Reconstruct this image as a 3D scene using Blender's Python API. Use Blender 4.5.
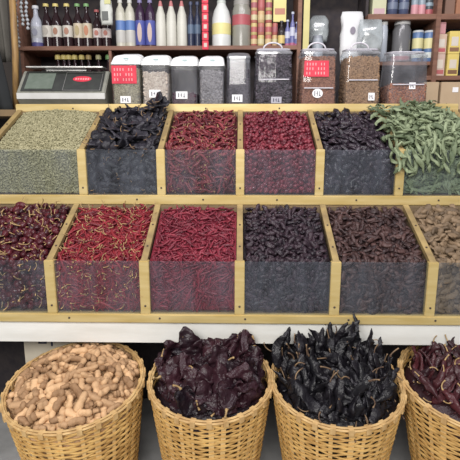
import bpy, bmesh, math, random
from mathutils import Vector, Matrix, noise
PI = math.pi
R = math.radians
random.seed(7)
for o in list(bpy.data.objects):
    bpy.data.objects.remove(o)
SC = bpy.context.scene
COL = SC.collection

# ------------------------------------------------------------------ camera
CAMZ = 1.5; PITCH = R(12); YAW = R(1.2); F = 480.0
cd = bpy.data.cameras.new('camera'); cam = bpy.data.objects.new('camera', cd); COL.objects.link(cam)
cd.sensor_width = 36; cd.lens = 36*F/460; cd.clip_start = .02
cam.location = (0, 0, CAMZ); cam.rotation_euler = (PI/2-PITCH, 0, YAW)
SC.camera = cam
# ------------------------------------------------------------------ world + light
w = bpy.data.worlds.new('sky'); SC.world = w; w.use_nodes = True
w.node_tree.nodes['Background'].inputs[0].default_value = (.95, .96, 1, 1)
w.node_tree.nodes['Background'].inputs[1].default_value = 0.30
def area(name, loc, rot, sx, sy, power, col):
    l = bpy.data.lights.new(name, 'AREA'); l.shape = 'RECTANGLE'; l.size = sx; l.size_y = sy; l.energy = power; l.color = col
    o = bpy.data.objects.new(name, l); COL.objects.link(o); o.location = loc; o.rotation_euler = rot
    return o
area('daylight_from_awning_gap', (-.5, -1.5, 2.75), (R(58), 0, R(-10)), 2.2, 1.0, 125, (1, .97, .93))
area('tube_light', (.2, 1.3, 3.0), (R(28), 0, 0), 2.2, .25, 30, (1, .96, 1))
SC.view_settings.view_transform = 'Standard'; SC.view_settings.look = 'None'
SC.view_settings.gamma = 1; SC.view_settings.exposure = 0.10; SC.view_settings.use_curve_mapping = False

CY, SY = math.cos(YAW), math.sin(YAW)
def at(px, py, Y):
    """world point seen at pixel (px, py) whose world depth is Y"""
    x = (px-230)/F; u = -(py-230)/F
    d = Vector((x, math.cos(PITCH)+u*math.sin(PITCH), -math.sin(PITCH)+u*math.cos(PITCH)))
    d = Vector((d.x*CY-d.y*SY, d.x*SY+d.y*CY, d.z))
    return Vector((0, 0, CAMZ))+d*(Y/d.y)
def proj(p):
    d = Vector(p)-Vector((0, 0, CAMZ))
    d = Vector((d.x*CY+d.y*SY, -d.x*SY+d.y*CY, d.z))
    z = d.y*math.cos(PITCH)-d.z*math.sin(PITCH); u = d.y*math.sin(PITCH)+d.z*math.cos(PITCH)
    return 230+F*d.x/z, 230-F*u/z

# ------------------------------------------------------------------ materials
def newmat(name):
    m = bpy.data.materials.new(name); m.use_nodes = True
    return m, m.node_tree, m.node_tree.nodes['Principled BSDF']
def mat(name, c1, c2=None, rough=.6, scale=30, bump=0, metal=0, spec=.35, rand=False, stretch=None, bscale=None, coat=0):
    """noise mix of two colours; rand adds a per-piece colour mix"""
    m, nt, b = newmat(name); N = nt.nodes; Lk = nt.links
    c2 = c2 or tuple(min(1, v*.78) for v in c1)
    b.inputs['Roughness'].default_value = rough; b.inputs['Metallic'].default_value = metal
    b.inputs['Specular IOR Level'].default_value = spec; b.inputs['Coat Weight'].default_value = coat
    tc = N.new('ShaderNodeTexCoord'); mp = N.new('ShaderNodeMapping'); Lk.new(tc.outputs['Object'], mp.inputs['Vector'])
    if stretch: mp.inputs['Scale'].default_value = stretch
    nz = N.new('ShaderNodeTexNoise'); nz.inputs['Scale'].default_value = scale; nz.inputs['Detail'].default_value = 4
    Lk.new(mp.outputs[0], nz.inputs['Vector'])
    ramp = N.new('ShaderNodeValToRGB'); ramp.color_ramp.elements[0].color = (*c1, 1); ramp.color_ramp.elements[1].color = (*c2, 1)
    ramp.color_ramp.elements[0].position = .35; ramp.color_ramp.elements[1].position = .65
    if rand:
        oi = N.new('ShaderNodeObjectInfo'); ge = N.new('ShaderNodeNewGeometry')
        a = N.new('ShaderNodeMath'); a.operation = 'ADD'; Lk.new(oi.outputs['Random'], a.inputs[0]); Lk.new(ge.outputs['Random Per Island'], a.inputs[1])
        f = N.new('ShaderNodeMath'); f.operation = 'FRACT'; Lk.new(a.outputs[0], f.inputs[0])
        g = N.new('ShaderNodeMath'); g.operation = 'MULTIPLY_ADD'; g.inputs[1].default_value = .55; Lk.new(nz.outputs['Fac'], g.inputs[0])
        h = N.new('ShaderNodeMath'); h.operation = 'MULTIPLY'; h.inputs[1].default_value = .75; Lk.new(f.outputs[0], h.inputs[0])
        Lk.new(h.outputs[0], g.inputs[2])
        ramp.color_ramp.elements[0].position = .15; ramp.color_ramp.elements[1].position = 1
        Lk.new(g.outputs[0], ramp.inputs[0])
    else:
        Lk.new(nz.outputs['Fac'], ramp.inputs[0])
    Lk.new(ramp.outputs[0], b.inputs['Base Color'])
    if bump:
        bp = N.new('ShaderNodeBump'); bp.inputs['Strength'].default_value = bump; bp.inputs['Distance'].default_value = .004
        n2 = N.new('ShaderNodeTexNoise'); n2.inputs['Scale'].default_value = bscale or scale*3; n2.inputs['Detail'].default_value = 3
        Lk.new(mp.outputs[0], n2.inputs['Vector']); Lk.new(n2.outputs['Fac'], bp.inputs['Height']); Lk.new(bp.outputs[0], b.inputs['Normal'])
    return m
def clear(name, tint=(.93, .95, .96), haze=.12, hcol=(.6, .62, .66), gloss=.1, grough=.08, streak=None):
    """see-through plastic or glass wall: transparent, a little diffuse haze for dust and glare, a little shine"""
    m = bpy.data.materials.new(name); m.use_nodes = True; nt = m.node_tree; N = nt.nodes; Lk = nt.links; N.clear()
    out = N.new('ShaderNodeOutputMaterial'); tr = N.new('ShaderNodeBsdfTransparent'); tr.inputs[0].default_value = (*tint, 1)
    df = N.new('ShaderNodeBsdfDiffuse'); df.inputs[0].default_value = (*hcol, 1)
    gl = N.new('ShaderNodeBsdfGlossy'); gl.inputs['Roughness'].default_value = grough
    m1 = N.new('ShaderNodeMixShader'); m1.inputs[0].default_value = haze
    tc = N.new('ShaderNodeTexCoord'); mp = N.new('ShaderNodeMapping'); Lk.new(tc.outputs['Object'], mp.inputs[0])
    mp.inputs['Scale'].default_value = streak or (1, 1, 1)
    nz = N.new('ShaderNodeTexNoise'); nz.inputs['Scale'].default_value = 9; nz.inputs['Detail'].default_value = 5; Lk.new(mp.outputs[0], nz.inputs['Vector'])
    mr = N.new('ShaderNodeMapRange'); mr.inputs[1].default_value = .3; mr.inputs[2].default_value = .75
    mr.inputs[3].default_value = haze*.35; mr.inputs[4].default_value = haze*2.2
    Lk.new(nz.outputs['Fac'], mr.inputs[0]); Lk.new(mr.outputs[0], m1.inputs[0])
    Lk.new(tr.outputs[0], m1.inputs[1]); Lk.new(df.outputs[0], m1.inputs[2])
    lw = N.new('ShaderNodeLayerWeight'); lw.inputs[0].default_value = .35
    mu = N.new('ShaderNodeMath'); mu.operation = 'MULTIPLY_ADD'; mu.inputs[1].default_value = .22; mu.inputs[2].default_value = gloss; Lk.new(lw.outputs['Fresnel'], mu.inputs[0])
    m2 = N.new('ShaderNodeMixShader'); Lk.new(mu.outputs[0], m2.inputs[0]); Lk.new(m1.outputs[0], m2.inputs[1]); Lk.new(gl.outputs[0], m2.inputs[2])
    Lk.new(m2.outputs[0], out.inputs[0])
    return m
M = {}
M['rail'] = mat('gold_anodised_rail', (.54, .40, .15), (.64, .50, .23), rough=.42, scale=6, spec=.5, stretch=(1, 8, 8), metal=.25)
M['divider'] = mat('worn_gold_divider', (.40, .29, .12), (.24, .17, .08), rough=.55, scale=14, bump=.2)
M['board'] = mat('bin_board', (.22, .15, .08), (.14, .10, .06), rough=.8, scale=10)
M['rivet'] = mat('dark_rivet', (.07, .05, .04), rough=.5)
M['white'] = mat('white_board', (.82, .82, .79), (.72, .71, .67), rough=.55, scale=5, stretch=(1, 1, 5))
M['panel'] = clear('scuffed_glare_acrylic', haze=.040, hcol=(.34, .37, .45), gloss=.012, grough=.25, streak=(2.5, 1, .7))  # grey-blue diffuse haze paints in street reflections along with the smudges
M['jar'] = clear('jar_plastic', haze=.03, hcol=(.7, .7, .74), gloss=.02, grough=.06)
M['jarfog'] = clear('cloudy_jar_plastic', haze=.09, hcol=(.6, .6, .66), gloss=.03, grough=.1)
M['jarlid'] = clear('clear_lid', haze=.12, hcol=(.8, .8, .86), gloss=.06, grough=.12)
M['cleredge'] = mat('frosted_edge', (.62, .60, .64), (.50, .48, .54), rough=.3)
M['bag'] = clear('plastic_bag', haze=.34, hcol=(.72, .78, .80), gloss=.1, grough=.2)
M['whitelid'] = mat('white_lid', (.92, .93, .92), (.86, .88, .88), rough=.35)
M['tag'] = mat('tag_paper', (.85, .85, .86), (.78, .78, .8), rough=.7)
M['ink'] = mat('ink', (.05, .05, .08), rough=.7)
M['redpaper'] = mat('red_paper', (.66, .05, .08), (.55, .03, .06), rough=.6)
M['pinkprint'] = mat('pink_print', (.80, .35, .36), rough=.6)
M['shelf'] = mat('shelf_wood', (.24, .12, .08), (.16, .08, .055), rough=.6, scale=8, stretch=(1, 6, 6))
M['shelfback'] = mat('shelf_back', (.055, .045, .045), (.035, .03, .035), rough=.8)
M['scalegrey'] = mat('scale_body', (.27, .27, .23), (.22, .22, .19), rough=.45)
M['scaledark'] = mat('scale_panel', (.05, .055, .05), (.04, .04, .04), rough=.35)
M['lcd'] = mat('lcd', (.16, .19, .16), (.13, .16, .13), rough=.25)
M['steel'] = mat('steel', (.55, .54, .52), rough=.35, metal=.7)
M['floor'] = mat('concrete', (.42, .42, .42), (.30, .30, .30), rough=.8, scale=7, bump=.3)
M['wallm'] = mat('plaster', (.10, .085, .075), (.07, .06, .055), rough=.9, scale=3)
M['card'] = mat('cardboard', (.50, .38, .25), (.42, .31, .20), rough=.8, scale=6)
M['palecard'] = mat('pale_cardboard', (.55, .50, .40), (.48, .43, .34), rough=.8, scale=6)
M['dark'] = mat('dark_plastic', (.03, .03, .035), (.02, .02, .02), rough=.5)
M['wicker'] = mat('wicker_strand', (.68, .43, .15), (.46, .26, .08), rough=.55, scale=22, rand=False, bump=.15)
M['wickerpale'] = mat('wicker_stake', (.72, .50, .23), (.58, .38, .15), rough=.55, scale=18)
M['rim'] = mat('wicker_rim', (.62, .42, .19), (.44, .27, .11), rough=.6, scale=30, bump=.3)
# produce: dull at one end of the range, bright at the other
P = dict(rand=True, scale=60, bump=.5)
M['seed'] = mat('green_seed', (.20, .185, .10), (.40, .37, .225), rough=.6, rand=True, scale=40)
M['ancho'] = mat('black_chile', (.008, .008, .012), (.030, .027, .036), rough=.42, **P)
M['guaj'] = mat('red_curled_chile', (.045, .009, .014), (.24, .042, .05), rough=.38, **P)
M['casc'] = mat('small_round_chile', (.065, .009, .017), (.22, .034, .050), rough=.30, **P)
M['prune'] = mat('shiny_black_chile', (.008, .007, .011), (.038, .026, .036), rough=.28, **P)
M['green'] = mat('green_leaf', (.05, .075, .035), (.27, .32, .19), rough=.6, **P)
M['casc2'] = mat('dark_round_chile', (.014, .006, .009), (.10, .015, .022), rough=.28, **P)
M['arbol'] = mat('thin_red_chile', (.08, .008, .015), (.29, .028, .038), rough=.35, **P)
M['puya'] = mat('short_red_chile', (.085, .010, .020), (.25, .030, .050), rough=.4, **P)
M['mor1'] = mat('purple_black_chile', (.009, .007, .011), (.045, .026, .036), rough=.4, **P)
M['mor2'] = mat('dark_brown_chile', (.018, .011, .013), (.085, .044, .040), rough=.45, **P)
M['chip'] = mat('tan_smoked_chile', (.08, .055, .035), (.24, .165, .10), rough=.6, **P)
M['stem'] = mat('dry_stem', (.52, .36, .17), (.34, .22, .10), rough=.6, scale=30)
M['stemd'] = mat('dark_stem', (.30, .20, .11), (.10, .06, .04), rough=.6, scale=30)
M['tam'] = mat('tan_pod', (.17, .085, .04), (.66, .42, .23), rough=.7, **P)
M['anchob'] = mat('wrinkled_maroon_chile', (.006, .005, .008), (.040, .013, .019), rough=.36, rand=True, scale=25, bump=.9, bscale=90)
M['pasb'] = mat('long_black_chile', (.004, .004, .006), (.014, .012, .016), rough=.38, rand=True, scale=25, bump=.9, bscale=90)
M['guab'] = mat('long_maroon_chile', (.016, .007, .010), (.075, .018, .022), rough=.36, rand=True, scale=25, bump=.7, bscale=90)
_c = {}
def col(r, g, b, rough=.45):
    k = (r, g, b, rough)
    g0 = .3*r+.6*g+.1*b; r, g, b = [(v*.80+g0*.20)*.92 for v in (r, g, b)]
    if k not in _c: _c[k] = mat('colour', (r, g, b), tuple(v*.88 for v in (r, g, b)), rough=rough, scale=12)
    return _c[k]

# ------------------------------------------------------------------ mesh helpers
class MB:
    def __init__(s): s.v = []; s.f = []; s.mi = []
    def add(s, vs, fs, mi=0):
        n = len(s.v); s.v += [tuple(p) for p in vs]; s.f += [tuple(i+n for i in f) for f in fs]; s.mi += [mi]*len(fs); return s
    def box(s, x0, x1, y0, y1, z0, z1, mi=0, mx=None):
        vs = [Vector((x, y, z)) for x in (x0, x1) for y in (y0, y1) for z in (z0, z1)]
        if mx: vs = [mx @ p for p in vs]
        return s.add(vs, [(0, 1, 3, 2), (4, 6, 7, 5), (0, 4, 5, 1), (2, 3, 7, 6), (0, 2, 6, 4), (1, 5, 7, 3)], mi)
    def lathe(s, prof, n=20, c=(0, 0, 0), mi=0, sx=1, sy=1):
        vs = []; fs = []
        for z, r in prof:
            for k in range(n):
                a = 2*PI*k/n; vs.append((c[0]+r*sx*math.cos(a), c[1]+r*sy*math.sin(a), c[2]+z))
        for i in range(len(prof)-1):
            for k in range(n):
                fs.append((i*n+k, i*n+(k+1) % n, (i+1)*n+(k+1) % n, (i+1)*n+k))
        fs.append(tuple(reversed(range(n)))); fs.append(tuple(range((len(prof)-1)*n, len(prof)*n)))
        return s.add(vs, fs, mi)
    def tube(s, pts, rs, n=6, mi=0):
        pts = [Vector(p) for p in pts]; vs = []; fs = []
        if not isinstance(rs, (list, tuple)): rs = [rs]*len(pts)
        up = Vector((0, 0, 1))
        for i, p in enumerate(pts):
            t = (pts[min(i+1, len(pts)-1)]-pts[max(i-1, 0)]).normalized()
            a = t.cross(up)
            if a.length < .1: a = t.cross(Vector((1, 0, 0)))
            a.normalize(); b = a.cross(t)
            for k in range(n):
                an = 2*PI*k/n; vs.append(p+(a*math.cos(an)+b*math.sin(an))*rs[i])
        for i in range(len(pts)-1):
            for k in range(n): fs.append((i*n+k, i*n+(k+1) % n, (i+1)*n+(k+1) % n, (i+1)*n+k))
        fs.append(tuple(range(n))); fs.append(tuple(reversed(range((len(pts)-1)*n, len(pts)*n))))
        return s.add(vs, fs, mi)
    def prism(s, poly, y0, y1, mi=0, axis='y'):
        """poly of (x,z) (axis y) or (y,z) (axis x), extruded from y0 to y1"""
        n = len(poly); mk = (lambda a, b, d: (a, d, b)) if axis == 'y' else (lambda a, b, d: (d, a, b))
        vs = [mk(a, b, y0) for a, b in poly]+[mk(a, b, y1) for a, b in poly]
        fs = [tuple(range(n)), tuple(reversed(range(n, 2*n)))]+[(i, i+n, (i+1) % n+n, (i+1) % n) for i in range(n)]
        return s.add(vs, fs, mi)
    def merge(s, src, mx, mi=0):
        return s.add([mx @ Vector(p) for p in src.v], src.f, mi)
    def mesh(s, name, mats, smooth=False, bevel=0):
        me = bpy.data.meshes.new(name); me.from_pydata(s.v, [], s.f); 
        for m in (mats if isinstance(mats, (list, tuple)) else [mats]): me.materials.append(m)
        me.polygons.foreach_set('material_index', s.mi)
        bm = bmesh.new(); bm.from_mesh(me)
        bmesh.ops.recalc_face_normals(bm, faces=bm.faces)
        if bevel: bmesh.ops.bevel(bm, geom=list(bm.edges), offset=bevel, segments=2, affect='EDGES', clamp_overlap=True)
        bm.to_mesh(me); bm.free()
        if smooth is True: me.polygons.foreach_set('use_smooth', [True]*len(me.polygons))
        elif smooth:
            me.polygons.foreach_set('use_smooth', [True]*len(me.polygons)); me.set_sharp_from_angle(angle=R(smooth))
        return me
    def build(s, name, mats, parent=None, smooth=False, bevel=0):
        return link(name, s.mesh(name, mats, smooth, bevel), parent)
def link(name, me, parent=None):
    o = bpy.data.objects.new(name, me); COL.objects.link(o)
    if parent: o.parent = parent
    return o
def tag(o, label, cat, group=None, kind=None):
    o['label'] = label
    if cat: o['category'] = cat
    if group: o['group'] = group
    if kind: o['kind'] = kind
    return o
def thing(name, loc, label, cat, group=None, rz=0):
    o = bpy.data.objects.new(name, None); COL.objects.link(o); o.empty_display_size = .05
    o.location = loc; o.rotation_euler = (0, 0, rz)
    return tag(o, label, cat, group)
def struct(name, mb, m):
    o = mb.build(name, m); o['kind'] = 'structure'; return o

# ------------------------------------------------------------------ setting
struct('floor', MB().box(-3, 3, -1.5, 3.6, -.05, 0), M['floor'])
struct('wall_back', MB().box(-3, 3, 3.5, 3.6, 0, 3.2), M['wallm'])
# low step the baskets stand on
t = MB().box(-1.6, 1.6, 1.05, 2.1, 0, .22).build('display_step', M['floor'], bevel=.006)
tag(t, 'low pale grey concrete step under the four wicker baskets', 'step')

# ------------------------------------------------------------------ display racks
ZF0, ZF1, ZB = CAMZ-.640, CAMZ-.451, CAMZ-.303     # lower row: front bottom, front top, back
YF, YB = 1.591, 1.908
TZ0, TZ1, TZB = CAMZ-.268, CAMZ-.087, CAMZ+.079    # upper row
TYF, TYB = 1.945, 2.29
XB = [-1.30, -.66, -.33, 0, .33, .66, 1.30]
XBL = [-.99, -.66, -.33, 0, .33, .66, .99]
XTP = [-1.03, -.64, -.32, 0, .32, .64, .98]

def rack(name, label, X, yf, yb, z0, z1, zb, railh, left_end, backrail, rivs):
    t = thing(name, ((X[0]+X[-1])/2, (yf+yb)/2, z0-railh), label, 'display rack')
    off = Vector(t.location)
    def bl(mb, nm, m, parent=t, bevel=0, smooth=False):
        mb.v = [tuple(Vector(p)-off) for p in mb.v]
        return mb.build(nm, m, parent, smooth, bevel)
    x0, x1 = X[0]-.02, X[-1]+.02
    def rivets(parent, pts, y):
        for (x, z) in pts:
            m = MB(); m.lathe([(0, .004), (.0015, .0038), (.0025, .002)], 10)
            m.v = [(x+a, y-c, z+b) for a, b, c in m.v]
            bl(m, 'rivet', M['rivet'], parent, smooth=True)
    fr = bl(MB().box(x0, x1, yf-.012, yf+.016, z0-railh, z0), 'front_rail', M['rail'], bevel=.003)
    rivets(fr, [(x, z0-railh*.45) for x in rivs], yf-.012)
    if backrail:
        br = bl(MB().box(x0, x1, yb, yb+.022, zb-.006, zb+.030), 'back_rail', M['rail'], bevel=.003)
        rivets(br, [(x, zb+.01) for x in (-.78, -.16, .18, .48)], yb)
    # floor and back of the bins
    bl(MB().box(x0, x1, yf+.01, yb, z0-.012, z0+.002).box(x0, x1, yb-.008, yb, z0, zb-.006), 'bin_board', M['board'])
    sl = math.atan2(zb-z1, yb-yf); L = math.hypot(zb-z1, yb-yf)
    for i, x in enumerate(X):
        # slanting divider cap over a thin board
        mx = Matrix.Translation((x, yf, z1)) @ Matrix.Rotation(sl, 4, 'X')
        m = MB().box(-.011, .011, 0, L, -.012, .004, mx=mx)
        m.prism([(yf+.014, z0), (yb-.008, z0), (yb-.008, zb-.012), (yf+.014, z1-.012)], x-.005, x+.005, 1, 'x')
        d = bl(m, 'divider', [M['divider'], M['board']])
        m = MB()
        for yy in (.08, L*.6):
            q = MB().lathe([(0, .004), (.002, .0036)], 8); m.merge(q, mx @ Matrix.Translation((0, yy, .004)))
        bl(m, 'rivet', M['rivet'], d)
        p = bl(MB().box(x-.017, x+.017, yf-.008, yf+.014, z0, z1+.004), 'front_post', M['rail'], bevel=.002)
        rivets(p, [(x, z0+.03)], yf-.008)
    for i in range(len(X)-1):
        bl(MB().box(X[i]+.017, X[i+1]-.017, yf-.001, yf+.002, z0, z1+.002), 'front_panel', M['panel'])
    return t
rack('display_rack', 'lower gold framed rack of sloping bins directly above the white board', XBL, YF, YB, ZF0, ZF1, ZB, .032, True, False, [-.6, -.28, .02, .38, .68])
rack('display_rack', 'upper gold framed rack of sloping bins below the row of plastic jars', XTP, TYF, TYB, TZ0, TZ1, TZB, .038, True, True, [-.42, -.15, .15, .47, .80])

# counter that carries the racks
t = thing('counter', (0, 1.9, 0), 'long market counter with white front board carrying the gold bin racks', 'counter')
MB().box(-1.5, 1.5, -.30, -.285, CAMZ-.757, CAMZ-.673).build('front_board', M['white'], t, bevel=.002)
MB().box(-1.5, 1.5, -.284, 1.0, CAMZ-.700, CAMZ-.673).build('lower_shelf', M['board'], t)
MB().box(-1.5, 1.5, .012, 1.0, CAMZ-.345, CAMZ-.308).build('middle_shelf', M['board'], t)
MB().box(-1.5, 1.5, .415, 1.0, CAMZ+.055, CAMZ+.085).build('counter_top', M['board'], t)
MB().box(-1.5, 1.5, .35, .37, .0, CAMZ-.70).build('back_panel', M['shelfback'], t)
MB().box(-1.5, 1.5, .98, 1.0, .0, CAMZ+.055).build('rear_panel', M['shelfback'], t)
for x in (-1.48, 1.42): MB().box(x, x+.06, -.2, -.14, .22, CAMZ-.70).build('leg', M['board'], t)

# ------------------------------------------------------------------ produce shapes
def pod(L, r, seed, prof='taper', bend=.5, flat=1.0, wr=.15, n=9, m=7, ridges=3, twist=1.0, lump=0, crump=0, cf=26):
    rg = random.Random(seed); mb = MB(); sp = []
    th = -bend/2; p = Vector((0, 0, 0)); pts = [p.copy()]; ths = [th]
    db = rg.uniform(-.4, .4)
    for i in range(n-1):
        th += bend/(n-1)*(1+db*math.sin(i)); p = p+Vector((math.cos(th), math.sin(th), rg.uniform(-.12, .12)))*L/(n-1); pts.append(p.copy()); ths.append(th)
    c = sum(pts, Vector())/n; pts = [q-c for q in pts]
    ph = rg.uniform(0, 6)
    def R_(t):
        if prof == 'taper': return (.55+.45*min(1, t*6))*(1-t**2.2)**.6 if t < 1 else 0
        if prof == 'oval': return math.sqrt(max(0, 1-(2*t-1)**2))
        if prof == 'heart': return math.sqrt(max(0, 1-(2*t-1)**2))**.7*(1.12-.5*t)
        if prof == 'even': return min(1, (4*t*(1-t))*2.2)**.5
        if prof == 'leaf': return math.sin(PI*min(.999, t*.93+.05))**.8
    for i in range(n):
        t = (i+.15)/(n-.7); rr = r*max(.05, R_(min(1, t)))
        if lump: rr *= 1-lump*(.5+.5*math.cos(t*2*PI*lump_n(L)+ph))
        T = Vector((math.cos(ths[i]), math.sin(ths[i]), 0)); Nn = Vector((-T.y, T.x, 0)); B = Vector((0, 0, 1))
        for k in range(m):
            a = 2*PI*k/m+twist*t
            q = rr*(1+wr*math.sin(ridges*a+ph+3*t)+rg.uniform(-wr, wr)*.8)
            mb.v.append(tuple(pts[i]+Nn*math.cos(a)*q+B*math.sin(a)*q*flat))
    for i in range(n-1):
        for k in range(m):
            mb.f.append((i*m+k, i*m+(k+1) % m, (i+1)*m+(k+1) % m, (i+1)*m+k))
    mb.f.append(tuple(reversed(range(m)))); mb.f.append(tuple(range((n-1)*m, n*m)))
    if crump:
        for i, v in enumerate(mb.v):
            q = Vector(v); o = Vector((seed*3.1, 0, 0)); d = noise.noise_vector(q*cf+o)+.45*noise.noise_vector(q*cf*2.6+o)
            e = min(1, (i//m)/3); mb.v[i] = tuple(q+Vector((d.x*.5, d.y*.6, d.z*1.2))*crump*e)
    mb.mi = [0]*len(mb.f)
    mb.p0 = pts[0]; mb.t0 = Vector((-math.cos(ths[0]), -math.sin(ths[0]), 0))
    return mb
def lump_n(L): return max(2, round(L/.022))
def stem_mb(body, Ls, rs, seed, calyx=0):
    rg = random.Random(seed); p = body.p0-body.t0*.002; d = body.t0.copy(); pts = [p.copy()]; rad = [rs*2.0 if calyx == 0 else calyx]
    side = Vector((rg.uniform(-1, 1), rg.uniform(-1, 1), rg.uniform(.2, 1))).normalized()
    for i in range(5):
        d = (d+side*.38).normalized(); p = p+d*Ls/5; pts.append(p.copy()); rad.append(rs*(1.2 if i < 4 else 1.5))
    return MB().tube(pts, rad, 5)

class Kind:
    """a few shape variants of one kind; every placed piece is its own object"""
    def __init__(s, name, m, bodies, label, cat, group, stem=None, stemmat=None):
        s.name = name; s.m = m; s.b = bodies; s.label = label; s.cat = cat; s.group = group
        s.me = [b.mesh(name, m, smooth=True) for b in bodies]; s.st = None
        if stem:
            s.sb = [stem_mb(b, stem[0]*random.Random(i).uniform(.7, 1.2), stem[1], i, stem[2] if len(stem) > 2 else 0) for i, b in enumerate(bodies)]
            s.st = [q.mesh('stem', stemmat, smooth=True) for q in s.sb]
    def put(s, mx, i=None):
        i = random.randrange(len(s.me)) if i is None else i
        o = link(s.name, s.me[i]); o.matrix_world = mx; tag(o, s.label, s.cat, s.group)
        if s.st:
            c = link('stem', s.st[i], o)
        return o
def frame(p, nrm, yaw, tilt=0, roll=0, sc=1):
    n = Vector(nrm).normalized(); a = n.cross(Vector((0, .3, 1))); 
    if a.length < .05: a = Vector((1, 0, 0))
    a.normalize(); b = n.cross(a)
    x = (a*math.cos(yaw)+b*math.sin(yaw)); x = (x*math.cos(tilt)+n*math.sin(tilt)).normalized(); y = n.cross(x).normalized(); z = x.cross(y)
    m = Matrix((x, y, z)).transposed().to_4x4() @ Matrix.Rotation(roll, 4, 'X') @ Matrix.Scale(sc, 4)
    return Matrix.Translation(p) @ m

def bin_surface(x0, x1, yf, yb, z0, z1, zb, mound=.012, sink=.006):
    """v=0 at the bottom of the front panel, 1 at the back edge"""
    Fh = z1-z0; L = math.hypot(yb-yf, zb-z1); sn = Vector((0, -(zb-z1)/L, (yb-yf)/L))
    def S(u, v, depth):
        x = x0+(x1-x0)*u; s = v*(Fh+L)
        if s < Fh: return Vector((x, yf+.004+depth, z0+s)), Vector((0, -1, 0)), s/Fh
        q = (s-Fh)/L; h = mound*math.sin(PI*min(1, max(0, u)))**.6*min(1, q*2.5)**.6*(1-.25*q)-sink+.007*q*q
        return Vector((x, yf+(yb-yf)*q+.004, z1+(zb-z1)*q))+sn*(h-depth), sn, 1+q
    return S, (x1-x0), Fh+L
def visible(p, mar=6):
    x, y = proj(p); return -mar < x < 460+mar
def fill_bin(K, x0, x1, row, s, half, tiltmax=.35, maxn=300, under=1.4, heapname='chile_heap', heaplabel='', upright=0, mound=.012, sink=.006, core=True, jit=.5, layers=1, rightclip=None):
    yf, yb, z0, z1, zb = row
    wdt = .019
    S, W, H = bin_surface(x0+wdt, x1-wdt, yf, yb-.012, z0+.004, z1, zb-.012, mound, sink)
    cells = []
    nu = max(1, round(W/s)); nv = max(1, round(H/s))
    for i in range(nu):
        for j in range(nv):
            cells.append((min(.97, max(.03, (i+.5+random.uniform(-jit, jit))/nu)), min(.985, max(.02, (j+.5+random.uniform(-jit, jit))/nv))))
    random.shuffle(cells)
    heap = MB(); cnt = 0
    def place(u, v, d, real):
        nonlocal cnt
        p, n, reg = S(u, v, d)
        sc = random.uniform(.82, 1.18)
        hl = half*sc
        onfront = reg < 1
        yaw = random.uniform(0, 2*PI)
        # keep long pieces from poking through the side dividers
        gap = min(p.x-(x0+wdt), (x1-wdt)-p.x)
        for _ in range(6):
            if hl*abs(math.cos(yaw)) < gap+.010: break
            yaw = random.uniform(0, 2*PI)
        tl = random.uniform(-tiltmax, tiltmax)*(.25 if onfront else 1)
        if onfront and z0+.004+hl*abs(math.sin(yaw)) > p.z: p.z = z0+.004+hl*abs(math.sin(yaw))*.9
        mx = frame(p, n, yaw, tl, random.uniform(-.5, .5) if onfront else random.uniform(-1, 1), sc)
        vv = [mx @ Vector(q) for q in K.b[0].v[::2]]
        dx = max(0, x0+wdt-.001-min(q.x for q in vv))-max(0, max(q.x for q in vv)-(x1-wdt+.001))
        lo = [q.y for q in vv if q.z < z1+.002]
        dy = max(0, yf+.0035-min(lo)) if lo else 0
        dz = max(0, z0+.003-min(q.z for q in vv)) if onfront else 0
        mx = Matrix.Translation((dx, dy, dz)) @ mx
        if real and cnt < maxn and visible(p): K.put(mx); cnt += 1
        else: heap.merge(K.b[random.randrange(len(K.b))], mx)
    thick = K.thick
    for (u, v) in cells: place(u, v, thick*random.uniform(.9, 1.5) if v < .35 else thick*random.uniform(-.2, 1.0), True)
    n2 = int(len(cells)*under)
    for k in range(n2): place(random.uniform(.03, .97), random.uniform(.03, .98), thick*random.uniform(1.3, 3.0), False)
    # lumpy body of the pile
    gu, gv = 16, 22; vs = []; dep = thick*2.4
    for j in range(gv+1):
        for i in range(gu+1):
            p, n, reg = S(.002+.996*i/gu, .004+.99*j/gv, dep)
            if reg < 1 and False: pass
            p = p+n*noise.noise(p*60)*thick*.5
            if i in (0, gu): p.x = x0+wdt-.006 if i == 0 else x1-wdt+.006
            vs.append(p)
    fs = [(j*(gu+1)+i, j*(gu+1)+i+1, (j+1)*(gu+1)+i+1, (j+1)*(gu+1)+i) for j in range(gv) for i in range(gu)]
    nb = len(vs)
    # close it towards the bin's back and floor
    for i in range(gu+1):
        x = vs[i].x; vs.append(Vector((x, yb-.012, z0+.004)))
    for i in range(gu):
        fs.append((i, nb+i, nb+i+1, i+1)); a = gv*(gu+1)+i; fs.append((a, a+1, nb+i+1, nb+i))
    heap.add(vs, fs)
    o = heap.build(heapname, K.m, smooth=True)
    tag(o, heaplabel, 'heap', None, 'stuff')
    return S
LOW = (YF, YB, ZF0, ZF1, ZB); UP = (TYF, TYB, TZ0, TZ1, TZB)

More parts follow.
